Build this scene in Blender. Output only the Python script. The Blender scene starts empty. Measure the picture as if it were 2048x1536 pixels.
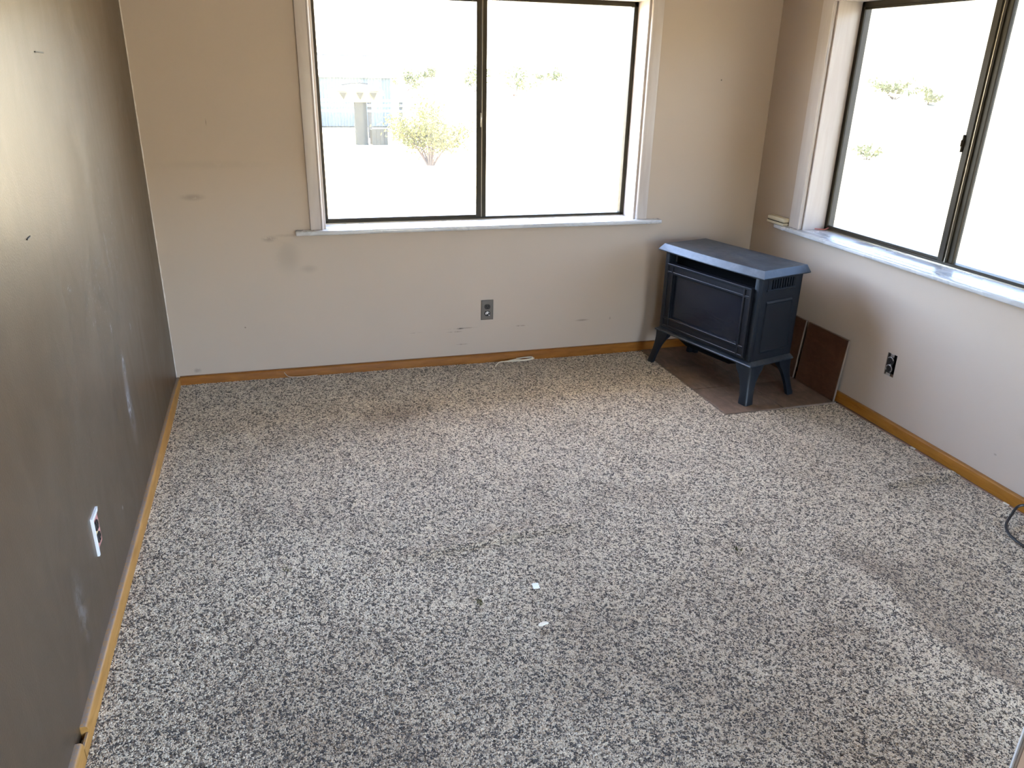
import bpy, bmesh, math, random
from mathutils import Vector, Matrix
import numpy as np

random.seed(7); RNG = np.random.default_rng(7)
S = bpy.context.scene
C = S.collection
D = bpy.data
PI = math.pi

# ------------------------------------------------------------------ camera
YF = -5.2
W = 3.267                       # room width; back wall y=0, left wall x=0, carpet top z=0
cam_d = D.cameras.new('camera'); cam = D.objects.new('camera', cam_d); C.objects.link(cam)
pan, tilt, roll = 0.2953, 0.3882, -0.0233
cp, sp, ct, st = math.cos(pan), math.sin(pan), math.cos(tilt), math.sin(tilt)
fw = Vector((sp*ct, cp*ct, -st)); rg = Vector((cp, -sp, 0)); dn = fw.cross(rg)
rg2 = math.cos(roll)*rg + math.sin(roll)*dn
dn2 = -math.sin(roll)*rg + math.cos(roll)*dn
M = Matrix((rg2, -dn2, -fw)).transposed().to_4x4(); M.translation = Vector((0.5769, -4.0139, 1.566))
cam.matrix_world = M
cam_d.sensor_width = 36; cam_d.lens = 1548.7/2048*36; cam_d.clip_start = 0.02; cam_d.clip_end = 2000
S.camera = cam

# ------------------------------------------------------------------ light
SUN_EL, SUN_AZ = math.radians(66), math.radians(-14)     # azimuth from +y towards +x
SKY_STRENGTH, SUN_STRENGTH = 1.7, 27.0
EXPOSURE = 1.92
w = D.worlds.new('sky'); S.world = w; w.use_nodes = True
nt = w.node_tree; nt.nodes.clear()
sky = nt.nodes.new('ShaderNodeTexSky'); sky.sky_type = 'NISHITA'; sky.sun_disc = False
sky.sun_elevation = SUN_EL; sky.sun_rotation = SUN_AZ; sky.altitude = 1200; sky.air_density = 1.0; sky.dust_density = 1.2; sky.ozone_density = 1.0
bg = nt.nodes.new('ShaderNodeBackground'); bg.inputs[1].default_value = SKY_STRENGTH
wo = nt.nodes.new('ShaderNodeOutputWorld')
bw = nt.nodes.new('ShaderNodeRGBToBW'); wb = nt.nodes.new('ShaderNodeMix'); wb.data_type = 'RGBA'; wb.inputs[0].default_value = .2   # camera white balance
nt.links.new(sky.outputs[0], bw.inputs[0]); nt.links.new(sky.outputs[0], wb.inputs[6]); nt.links.new(bw.outputs[0], wb.inputs[7])
nt.links.new(wb.outputs[2], bg.inputs[0]); nt.links.new(bg.outputs[0], wo.inputs[0])
sd = D.lights.new('sun', 'SUN'); sd.energy = SUN_STRENGTH; sd.angle = math.radians(0.6); sd.color = (1, .93, .82)
sun = D.objects.new('sun', sd); C.objects.link(sun)
sv = Vector((math.sin(SUN_AZ)*math.cos(SUN_EL), math.cos(SUN_AZ)*math.cos(SUN_EL), math.sin(SUN_EL)))
sun.rotation_euler = (-sv).to_track_quat('-Z', 'Y').to_euler()
def portal(name, loc, sx, sy, direction):
    l = D.lights.new(name, 'AREA'); l.shape = 'RECTANGLE'; l.size = sx; l.size_y = sy; l.cycles.is_portal = True
    o = D.objects.new(name, l); C.objects.link(o); o.location = loc
    o.rotation_euler = Vector(direction).to_track_quat('-Z', 'Z').to_euler()
portal('window_portal', (1.641, .19, 1.345), 1.72, 1.13, (0, -1, 0))
portal('window_portal', (1.65, YF-.16, .875), 2.2, 1.55, (0, 1, 0))  # portal for the added fill window
portal('window_portal', (W+.19, -1.30, 1.345), 1.70, 1.13, (-1, 0, 0))
vs = S.view_settings
vs.view_transform = 'Standard'; vs.look = 'None'; vs.gamma = 1; vs.use_curve_mapping = False; vs.exposure = EXPOSURE
S.cycles.max_bounces = 12; S.cycles.diffuse_bounces = 6; S.cycles.glossy_bounces = 4; S.cycles.transparent_max_bounces = 12
S.cycles.caustics_reflective = False; S.cycles.caustics_refractive = False

# ------------------------------------------------------------------ materials
class NT:
    def __init__(s, name):
        s.m = D.materials.new(name); s.m.use_nodes = True; s.t = s.m.node_tree
        s.b = s.t.nodes['Principled BSDF']; s.out = s.t.nodes['Material Output']
    def n(s, typ, **kw):
        x = s.t.nodes.new('ShaderNode'+typ)
        for k, v in kw.items(): setattr(x, k, v)
        return x
    def put(s, sock, v):
        if hasattr(v, 'is_output') or isinstance(v, bpy.types.NodeSocket): s.t.links.new(v, sock)
        elif isinstance(v, (tuple, list)) and sock.type == 'RGBA' and len(v) == 3: sock.default_value = (*v, 1)
        else: sock.default_value = v
    def set(s, **kw):
        for k, v in kw.items(): s.put(s.b.inputs[k.replace('_', ' ')], v)
        return s
    def pos(s): return s.n('NewGeometry').outputs['Position']
    def objc(s): return s.n('TexCoord').outputs['Object']
    def vm(s, op, a, b=None):
        x = s.n('VectorMath', operation=op); s.put(x.inputs[0], a)
        if b is not None: s.put(x.inputs[1], b)
        return x.outputs['Value'] if op in ('LENGTH', 'DOT_PRODUCT', 'DISTANCE') else x.outputs[0]
    def ma(s, op, a, b=None, c=None):
        x = s.n('Math', operation=op); s.put(x.inputs[0], a)
        if b is not None: s.put(x.inputs[1], b)
        if c is not None: s.put(x.inputs[2], c)
        return x.outputs[0]
    def noise(s, vec, scale, detail=3, rough=.5, dist=0, stretch=None):
        if stretch: vec = s.vm('MULTIPLY', vec, stretch)
        x = s.n('TexNoise'); s.put(x.inputs['Vector'], vec); x.inputs['Scale'].default_value = scale
        x.inputs['Detail'].default_value = detail; x.inputs['Roughness'].default_value = rough; x.inputs['Distortion'].default_value = dist
        return x.outputs[0]
    def ramp(s, f, stops, interp='LINEAR'):
        x = s.n('ValToRGB'); s.put(x.inputs[0], f); r = x.color_ramp; r.interpolation = interp
        while len(r.elements) > 1: r.elements.remove(r.elements[-1])
        r.elements[0].position = stops[0][0]
        def col(c): return (c, c, c, 1) if isinstance(c, (int, float)) else (*c, 1)
        r.elements[0].color = col(stops[0][1])
        for p_, c in stops[1:]:
            e = r.elements.new(p_); e.color = col(c)
        return x.outputs[0]
    def mix(s, f, a, b, mode='MIX'):
        x = s.n('Mix', data_type='RGBA', blend_type=mode); s.put(x.inputs[0], f); s.put(x.inputs[6], a); s.put(x.inputs[7], b)
        return x.outputs[2]
    def mr(s, v, a, b, c=0., d=1., smooth=True):
        x = s.n('MapRange'); x.interpolation_type = 'SMOOTHSTEP' if smooth else 'LINEAR'
        s.put(x.inputs[0], v); x.inputs[1].default_value = a; x.inputs[2].default_value = b; x.inputs[3].default_value = c; x.inputs[4].default_value = d
        return x.outputs[0]
    def bump(s, h, strength, dist=.002):
        x = s.n('Bump'); x.inputs['Strength'].default_value = strength; x.inputs['Distance'].default_value = dist
        s.put(x.inputs['Height'], h); s.t.links.new(x.outputs[0], s.b.inputs['Normal'])
    def blob(s, c, r, soft=.35, noise_scale=0, thr=.45):
        """soft-edged stain mask at world position c with radii r"""
        P = s.pos()
        d = s.vm('SUBTRACT', P, c)
        k = s.vm('DIVIDE', d, r)
        L = s.vm('LENGTH', k)
        f = s.mr(L, soft, 1., 1., 0.)
        if noise_scale:
            n_ = s.noise(P, noise_scale, 4, .65)
            f = s.ma('MULTIPLY', f, s.mr(n_, thr-.08, thr+.1))
        return f

def simple(name, col, rough=.5, metal=0., spec=.5, var=.12, vscale=18, bump=0, bscale=200):
    m = NT(name); P = m.objc()
    n_ = m.noise(P, vscale, 4)
    c = m.mix(n_, tuple(x*(1-var) for x in col), tuple(min(1, x*(1+var)) for x in col))
    m.set(Base_Color=c, Roughness=rough, Metallic=metal, Specular_IOR_Level=spec)
    if bump: m.bump(m.noise(P, bscale, 2), bump, .001)
    return m.m

# wall paint (light taupe)
def wall_paint(name, col, stains):
    m = NT(name); P = m.pos()
    n1 = m.noise(P, 1.3, 3); n2 = m.noise(P, 9, 4)
    c = m.mix(n1, tuple(x*.97 for x in col), tuple(x*1.03 for x in col))
    c = m.mix(m.ma('MULTIPLY', n2, .08), c, tuple(x*.8 for x in col))
    for (ce, r, colr, amt, ns, thr) in stains:
        f = m.blob(ce, r, .1, ns, thr)
        c = m.mix(m.ma('MULTIPLY', f, amt), c, colr)
    m.set(Base_Color=c, Roughness=.55, Specular_IOR_Level=.35)
    m.bump(m.noise(P, 160, 3, .6), .12, .0012)
    return m.m
DK = (.13, .095, .07); MD = (.27, .22, .175)
back_stains = [
    ((.19, 0, .961), (.075, .1, .022), MD, .55, 30, .40),
    ((.52, 0, .75), (.05, .1, .022), MD, .6, 40, .45), ((.60, 0, .765), (.08, .1, .012), MD, .35, 25, .4),
    ((.60, 0, .66), (.09, .1, .12), MD, .30, 9, .42), ((.70, 0, .59), (.06, .1, .03), MD, .3, 18, .4),
    ((.30, 0, 1.11), (.35, .1, .03), MD, .14, 10, .4),
    ((1.50, 0, .214), (.13, .1, .0035), DK, .7, 18, .46), ((1.49, 0, .213), (.03, .1, .006), (.02, .02, .02), .8, 60, .45),
    ((1.46, 0, .196), (.06, .1, .005), DK, .6, 50, .48), ((1.50, 0, .12), (.05, .1, .004), DK, .6, 40, .45),
    ((1.24, 0, .206), (.05, .1, .003), DK, .35, 40, .45), ((1.84, 0, .205), (.06, .1, .005), DK, .6, 45, .48),
    ((2.215, 0, .213), (.055, .1, .008), MD, .9, 40, .38), ((2.39, 0, .213), (.008, .1, .012), MD, .7, 0, 0),
    ((.105, 0, .085), (.025, .1, .02), MD, .7, 60, .42), ((2.947, 0, 1.526), (.006, .1, .006), (.03, .025, .02), .9, 0, 0),
    ((.36, 0, .30), (.006, .1, .006), DK, .8, 0, 0), ((.29, 0, 1.30), (.003, .1, .02), DK, .5, 0, 0),
]
TAUPE = (.475, .390, .315)
m_back = wall_paint('taupe_wall_paint', TAUPE, back_stains)
m_right = wall_paint('light_taupe_wall_paint', TAUPE, [((W, -1.9, .16), (.1, .01, .006), MD, .8, 0, 0), ((W, -2.0, .30), (.1, .05, .05), MD, .15, 12, .4)])
m_white_ceiling = simple('ceiling_paint', (.46, .42, .37), .8)
m_front = simple('rear_wall_paint', (.50, .44, .38), .7)

# dark semi-gloss wall
def dark_wall():
    m = NT('dark_brown_wall_paint'); P = m.pos()
    n1 = m.noise(P, 2.0, 4); streak = m.noise(P, 4.2, 5, .65, .8, (1, 1.5, .6))
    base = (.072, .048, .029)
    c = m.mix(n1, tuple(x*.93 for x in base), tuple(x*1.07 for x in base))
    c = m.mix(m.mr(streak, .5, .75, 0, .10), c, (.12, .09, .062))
    PALE = (.42, .43, .45)
    marks = [((0, -1.19, .415), (.1, .035, .075), .75, 45, .5), ((0, -1.16, .56), (.1, .03, .06), .6, 60, .52), ((0, -1.17, .42), (.1, .07, .22), .20, 20, .45),
             ((0, -1.666, .97), (.1, .03, .02), .7, 90, .55), ((0, -1.25, .72), (.1, .012, .03), .8, 70, .5), ((0, -.522, .957), (.1, .012, .025), .8, 60, .46),
             ((0, -1.35, .86), (.1, .30, .25), .35, 60, .63), ((0, -1.0, 1.0), (.1, .25, .35), .35, 45, .64), ((0, -1.8, .6), (.1, .35, .3), .4, 85, .68),
             ((0, -1.1, .95), (.1, .02, .16), .25, 25, .5), ((0, -.93, .62), (.1, .015, .03), .7, 70, .52), ((0, -2.15, .25), (.1, .06, .14), .22, 25, .5), ((0, -1.55, .2), (.1, .01, .01), .8, 0, 0)]
    for ce, r, a, ns, thr in marks:
        c = m.mix(m.ma('MULTIPLY', m.blob(ce, r, .1, ns, thr), a), c, PALE)
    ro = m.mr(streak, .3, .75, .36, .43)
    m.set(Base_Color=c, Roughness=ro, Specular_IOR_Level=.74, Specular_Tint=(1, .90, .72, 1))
    hb = m.ma('ADD', m.noise(P, 190, 3, .55), m.ma('MULTIPLY', m.noise(P, 7, 3), 1.6))
    m.bump(hb, .32, .0013)
    return m.m
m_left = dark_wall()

# orange pine baseboards; grain runs along the given axis
def pine(name, axis, dark, light, knots=True, rough=.38):
    m = NT(name); P = m.pos()
    st_ = {0: (.16, 1, 1), 1: (1, .16, 1), 2: (1, 1, .16)}[axis]
    g = m.noise(P, 42, 5, .6, .6, st_)
    c = m.ramp(g, [(.3, dark), (.55, tuple((a+b)/2 for a, b in zip(dark, light))), (.72, light)])
    if knots:
        v = m.n('TexVoronoi'); m.put(v.inputs['Vector'], m.vm('MULTIPLY', P, {0: (.7, 1.5, 1.5), 1: (1.5, .7, 1.5), 2: (1.5, 1.5, .7)}[axis])); v.inputs['Scale'].default_value = 4.4
        k = m.mr(v.outputs['Distance'], .03, .085, 1, 0)
        c = m.mix(m.ma('MULTIPLY', k, .85), c, tuple(x*.18 for x in dark))
    m.set(Base_Color=c, Roughness=.46, Specular_IOR_Level=.16); m.bump(g, .08, .001)
    return m
def finish_pine(name, axis, dark, light, dust=0):
    m = pine(name, axis, dark, light)
    if dust:
        # dusty upward-facing ledge: real grey lint lying on the top edge
        nz = m.n('SeparateXYZ'); m.t.links.new(m.n('NewGeometry').outputs['Normal'], nz.inputs[0])
        f = m.ma('MULTIPLY', m.mr(nz.outputs[2], .75, .98), m.mr(m.noise(m.pos(), 120, 4, .7), .3, .55))
        old = m.b.inputs['Base Color'].links[0].from_socket
        m.set(Base_Color=m.mix(m.ma('MULTIPLY', f, dust), old, (.22, .19, .17)))
    return m.m
m_base_x = finish_pine('orange_pine_along_back', 0, (.20, .068, .008), (.32, .125, .018), .3)
m_base_l = finish_pine('honey_pine_along_left', 1, (.34, .165, .04), (.50, .27, .08), .85)
m_base_r = finish_pine('orange_pine_along_right', 1, (.24, .092, .010), (.36, .15, .022), .2)
m_shoe = simple('raw_reddish_wood', (.26, .14, .09), .7)

# whitewashed knotty pine window trim
def white_pine(name, axis):
    m = NT(name); P = m.objc()
    st_ = {0: (.1, 1, 1), 1: (1, .1, 1), 2: (1, 1, .1)}[axis]
    g = m.noise(P, 30, 4, .6, .4, st_)
    c = m.mix(m.mr(g, .35, .7), (.52, .455, .42), (.57, .515, .48))
    v = m.n('TexVoronoi'); m.put(v.inputs['Vector'], m.vm('MULTIPLY', P, {0: (.5, 1, 1), 1: (1, .5, 1), 2: (1, 1, .5)}[axis])); v.inputs['Scale'].default_value = 5.5
    c = m.mix(m.ma('MULTIPLY', m.mr(v.outputs['Distance'], .03, .11, 1, 0), .4), c, (.45, .36, .31))
    m.set(Base_Color=c, Roughness=.42, Specular_IOR_Level=.5); m.bump(g, .06, .001)
    return m.m
m_trim_v = white_pine('whitewashed_pine_upright', 2)
m_trim_h = white_pine('whitewashed_pine_level', 0)
def stool_mat():
    m = NT('glossy_white_stool_paint'); P = m.objc()
    g = m.noise(P, 22, 4, .6, .8, (.25, 1, 1)); s2 = m.noise(P, 6, 4, .6)
    c = m.mix(m.mr(g, .3, .7), (.44, .44, .45), (.60, .61, .63))
    m.set(Base_Color=c, Roughness=m.mr(s2, .35, .65, .16, .42), Specular_IOR_Level=.6); m.bump(g, .15, .0015)
    return m.m
m_stool = stool_mat()
m_alu = simple('dark_bronze_aluminium', (.030, .023, .013), .45, .05, .18)
m_alu_l = simple('worn_bronze_aluminium', (.30, .26, .2), .35, .7)
def glass_mat(name, dirt_and_light=0.0, tint=(1, 1, 1)):
    m = NT(name); t = m.t
    tr = m.n('BsdfTransparent'); tr.inputs[0].default_value = (*tint, 1)
    gl = m.n('BsdfGlossy'); gl.inputs['Roughness'].default_value = .02
    lw = m.n('LayerWeight'); lw.inputs[0].default_value = .5
    fr = m.ma('MULTIPLY_ADD', m.ma('POWER', lw.outputs['Facing'], 5.), .93, .009)     # Schlick reflectance, same from both sides
    mx = m.n('MixShader'); t.links.new(fr, mx.inputs[0]); t.links.new(tr.outputs[0], mx.inputs[1]); t.links.new(gl.outputs[0], mx.inputs[2])
    last = mx.outputs[0]
    if dirt_and_light:
        tl = m.n('BsdfTranslucent'); tl.inputs[0].default_value = (.8, .78, .72, 1)  # translucent film lays a painted glare veil over the view
        m2 = m.n('MixShader'); m.put(m2.inputs[0], dirt_and_light)
        t.links.new(last, m2.inputs[1]); t.links.new(tl.outputs[0], m2.inputs[2]); last = m2.outputs[0]
    t.links.new(last, m.out.inputs[0]); return m.m
m_glass = glass_mat('veiled_window_glass', .012)
m_glass_dim = glass_mat('light_dimming_window_glass', .02, (.49, .50, .505))  # tint added to dim daylight through the right window

m_iron = simple('satin_charcoal_cast_iron', (.013, .018, .026), .42, .2, .45, .2, 6, .15, 350)
def top_mat():
    m = NT('dusty_lit_charcoal'); P = m.objc()
    n1 = m.noise(P, 7, 5, .65); n2 = m.noise(P, 30, 3, .6, 0, (1, 3, 1))
    f = m.ma('MULTIPLY', m.mr(n1, .35, .7), m.mr(n2, .3, .7, .3, 1))
    m.set(Base_Color=m.mix(f, (.026, .036, .050), (.085, .095, .105)), Roughness=m.mr(n1, .3, .7, .36, .55), Metallic=.25, Specular_IOR_Level=.5)
    m.bump(m.noise(P, 350, 2), .15, .001); return m.m
m_top = top_mat()
m_black = simple('matte_black_steel', (.005, .005, .006), .8, 0, .08)
m_door = simple('black_cast_door_frame', (.009, .010, .014), .48, .1, .35)
m_stoveglass = NT('dark_ceramic_stove_glass'); m_stoveglass.set(Base_Color=(.022, .025, .034), Roughness=.14, Specular_IOR_Level=.5)
_mx = m_stoveglass.n('MixShader'); _tr = m_stoveglass.n('BsdfTransparent'); _tr.inputs[0].default_value = (.55, .55, .6, 1); _mx.inputs[0].default_value = .3
m_stoveglass.t.links.new(_tr.outputs[0], _mx.inputs[2]); m_stoveglass.t.links.new(m_stoveglass.b.outputs[0], _mx.inputs[1]); m_stoveglass.t.links.new(_mx.outputs[0], m_stoveglass.out.inputs[0])
m_stoveglass = m_stoveglass.m
m_log = simple('ceramic_log', (.30, .25, .2), .9, 0, .2, .5, 14, .6, 40)
def tile_mat(name, a, b, rough):
    m = NT(name); P = m.objc()
    n1 = m.noise(P, 9, 5, .65, .5); n2 = m.noise(P, 45, 4, .6, .3, (1, .35, 1))
    c = m.mix(m.mr(n1, .3, .7), a, b); c = m.mix(m.ma('MULTIPLY', m.mr(n2, .45, .7), .35), c, tuple(x*1.5 for x in b))
    m.set(Base_Color=c, Roughness=rough, Specular_IOR_Level=.4); m.bump(n2, .1, .001); return m.m
m_tile_floor = tile_mat('brown_slate_look_tile', (.118, .080, .056), (.185, .130, .095), .5)
m_tile_wall = tile_mat('rust_brown_tile_face', (.068, .027, .013), (.115, .050, .024), .42)
m_tile_body = simple('cream_tile_body', (.20, .15, .11), .8)
m_grout = simple('sandy_grout', (.24, .18, .14), .9)
m_plate = simple('brushed_steel_plate', (.15, .135, .118), .36, .55)
m_outlet = simple('dark_brown_receptacle', (.014, .011, .009), .4)
m_outlet_metal = simple('zinc_strap', (.45, .43, .41), .35, .8)
m_white_pl = simple('white_plastic', (.80, .80, .80), .35)
m_pink = simple('bare_pinkish_drywall', (.50, .22, .18), .8, var=.3, vscale=60)
m_yellow = simple('bare_yellowish_drywall', (.62, .48, .24), .8)
m_cream = simple('cream_plastic', (.62, .55, .40), .45)
m_redtape = simple('faded_red_plastic', (.60, .20, .18), .5)
m_string = simple('cream_cord', (.66, .58, .46), .85, var=.2, vscale=200)
m_paper = simple('white_paper', (.86, .88, .90), .7)
m_chip = simple('cream_plaster_chip', (.80, .73, .60), .9)
m_cable = simple('black_rubber', (.012, .010, .010), .45)
m_lint = simple('olive_plant_crumbs', (.10, .085, .03), .9, var=.4, vscale=300)
m_caulk = simple('pale_caulk', (.60, .55, .49), .6, var=.2, vscale=60)
m_doorface = simple('brown_wood_door_face', (.20, .13, .085), .5)
m_conc = simple('sub_floor', (.25, .2, .15), .9)
m_spackle = simple('grey_lint', (.42, .44, .46), .9, var=.5, vscale=150)

# ------------------------------------------------------------------ geometry helpers
class MB:
    """collects shapes in one bmesh, then links them as ONE mesh object"""
    def __init__(s): s.bm = bmesh.new()
    def box(s, x0, x1, y0, y1, z0, z1, bev=0, seg=1, mi=0):
        t = bmesh.new(); bmesh.ops.create_cube(t, size=1)
        for v in t.verts: v.co = Vector(((x0+x1)/2+v.co.x*(x1-x0), (y0+y1)/2+v.co.y*(y1-y0), (z0+z1)/2+v.co.z*(z1-z0)))
        if bev: bmesh.ops.bevel(t, geom=t.edges[:], offset=bev, segments=seg, affect='EDGES', profile=.5)
        return s.merge(t, mi)
    def merge(s, t, mi=0, mat=None):
        if mat is not None: t.transform(mat)
        for f in t.faces: f.material_index = mi
        me = D.meshes.new('tmp'); t.to_mesh(me); t.free(); s.bm.from_mesh(me); D.meshes.remove(me); return s
    def poly(s, rings, cap=True, mi=0):
        """loft closed rings (lists of points)"""
        t = bmesh.new(); R_ = [[t.verts.new(p) for p in r] for r in rings]; n = len(R_[0])
        for a, b in zip(R_, R_[1:]):
            for i in range(n): t.faces.new((a[i], a[(i+1) % n], b[(i+1) % n], b[i]))
        if cap: t.faces.new(R_[0][::-1]); t.faces.new(R_[-1])
        bmesh.ops.recalc_face_normals(t, faces=t.faces[:]); return s.merge(t, mi)
    def tube(s, pts, r, sides=6, mi=0, taper=None):
        pts = [Vector(p) for p in pts]; rings = []
        for i, p in enumerate(pts):
            d = (pts[min(i+1, len(pts)-1)]-pts[max(i-1, 0)]).normalized()
            a = d.cross(Vector((0, 0, 1)));
            if a.length < 1e-3: a = d.cross(Vector((1, 0, 0)))
            a.normalize(); b = d.cross(a)
            rr = r if taper is None else r*(1+(taper-1)*i/(len(pts)-1))
            rings.append([p+rr*(math.cos(k*2*PI/sides)*a+math.sin(k*2*PI/sides)*b) for k in range(sides)])
        return s.poly(rings, True, mi)
    def cyl(s, c, axis, r, h, sides=20, mi=0, bev=0):
        t = bmesh.new(); bmesh.ops.create_cone(t, cap_ends=True, segments=sides, radius1=r, radius2=r, depth=h)
        if bev: bmesh.ops.bevel(t, geom=[e for e in t.edges if abs(e.verts[0].co.z-e.verts[1].co.z) < 1e-6], offset=bev, segments=1, affect='EDGES')
        q = Vector((0, 0, 1)).rotation_difference(Vector(axis)).to_matrix().to_4x4(); q.translation = Vector(c)
        return s.merge(t, mi, q)
    def build(s, name, mats, parent=None, smooth=False, **props):
        me = D.meshes.new(name); s.bm.to_mesh(me); s.bm.free()
        for m in (mats if isinstance(mats, (list, tuple)) else [mats]): me.materials.append(m)
        o = D.objects.new(name, me); C.objects.link(o)
        if parent is not None: o.parent = parent
        if smooth:
            me.shade_smooth()
            try: me.set_sharp_from_angle(angle=math.radians(40))
            except Exception: pass
        for k, v in props.items(): o[k] = v
        return o
def box(name, mat, x0, x1, y0, y1, z0, z1, bev=0, parent=None, seg=1, **props):
    return MB().box(x0, x1, y0, y1, z0, z1, bev, seg).build(name, mat, parent, bev > 0 and seg > 1, **props)
def empty(name, loc=(0, 0, 0), rz=0, **props):
    o = D.objects.new(name, None); C.objects.link(o); o.location = loc; o.rotation_euler = (0, 0, rz); o.empty_display_size = .1
    for k, v in props.items(): o[k] = v
    return o
def spline(pts, n=8):
    P = [Vector(p) for p in pts]; P = [2*P[0]-P[1]]+P+[2*P[-1]-P[-2]]; out = []
    for i in range(1, len(P)-2):
        for k in range(n):
            t = k/n; a, b, c, d = P[i-1:i+3]
            out.append(.5*((2*b)+(c-a)*t+(2*a-5*b+4*c-d)*t*t+(3*b-a-3*c+d)*t**3))
    return out+[P[-2]]
ST = dict(kind='structure')

# ------------------------------------------------------------------ room shell
Z0, ZC = -.03, 2.42
TH = .18
A1 = (.787, 2.497); A2 = (.455, 2.145); ZW = (.79, 1.897)
box('floor', m_conc, -.15, W+TH, YF-.15, TH, -.2, Z0, **ST)
box('ceiling', m_white_ceiling, -.15, W+TH, YF-.15, TH, ZC, ZC+.1, **ST)
b = MB()
b.box(-.15, A1[0], 0, TH, Z0, ZC); b.box(A1[1], W+TH, 0, TH, Z0, ZC); b.box(A1[0], A1[1], 0, TH, Z0, ZW[0]-.022); b.box(A1[0], A1[1], 0, TH, ZW[1]+.02, ZC)
b.build('wall_back', m_back, **ST)
b = MB()
b.box(W, W+TH, -A2[0], 0, Z0, ZC); b.box(W, W+TH, YF, -A2[1], Z0, ZC)
# wall below the window keeps a socket hole open
b.box(W, W+TH, -1.235, -A2[0], Z0, ZW[0]-.022); b.box(W, W+TH, -A2[1], -1.295, Z0, ZW[0]-.022)
b.box(W, W+TH, -1.295, -1.235, Z0, .258); b.box(W, W+TH, -1.295, -1.235, .366, ZW[0]-.022); b.box(W+.06, W+TH, -1.295, -1.235, .258, .366)
b.box(W, W+TH, -A2[1], -A2[0], ZW[1]+.02, ZC)
b.build('wall_right', m_right, **ST)
box('wall_left', m_left, -.15, 0, YF, 0, Z0, ZC, **ST)
b = MB(); b.box(-.15, .55, YF-.15, YF, Z0, ZC); b.box(2.75, W+TH, YF-.15, YF, Z0, ZC); b.box(.55, 2.75, YF-.15, YF, 1.65, ZC); b.box(.55, 2.75, YF-.15, YF, Z0, .10)
b.build('wall_front', m_front, **ST)
# unseen window added behind the camera to fill the room with light
rw = empty('fill_window', (0, YF-.10, 0), 0, kind='structure')
for x0, x1 in ((.55, .60), (1.62, 1.68), (2.70, 2.75)): MB().box(x0, x1, -.03, .03, .10, 1.65, .003).build('frame_upright', m_alu, rw)
for z0, z1 in ((.10, .15), (1.60, 1.65)): MB().box(.60, 2.70, -.03, .03, z0, z1, .003).build('frame_rail', m_alu, rw)
for x0, x1 in ((.60, 1.62), (1.68, 2.70)): MB().box(x0, x1, -.003, .003, .15, 1.60).build('pane', m_glass, rw)
# uneven pale paint/caulk line running up the dark corner
rings = []
for i in range(90):
    z = .03+i*(ZC-.03)/89; wd = .0045*(.45+random.random()*.9)
    rings.append([(0, -.0008, z), (0, -.0030-wd*.3, z), (.0015, -.0030-wd*.2, z), (wd, -.0008, z)])
MB().poly(rings).build('trim_1', m_caulk, **ST)
# unseen eaves, added deep enough to keep the sun out
box('added_eaves', m_trim_h, -1.2, W+1.0, TH, TH+.80, 2.45, 2.6, **ST)
box('added_eaves', m_trim_h, W+TH, W+1.0, -6, TH, 2.45, 2.6, **ST)

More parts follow.
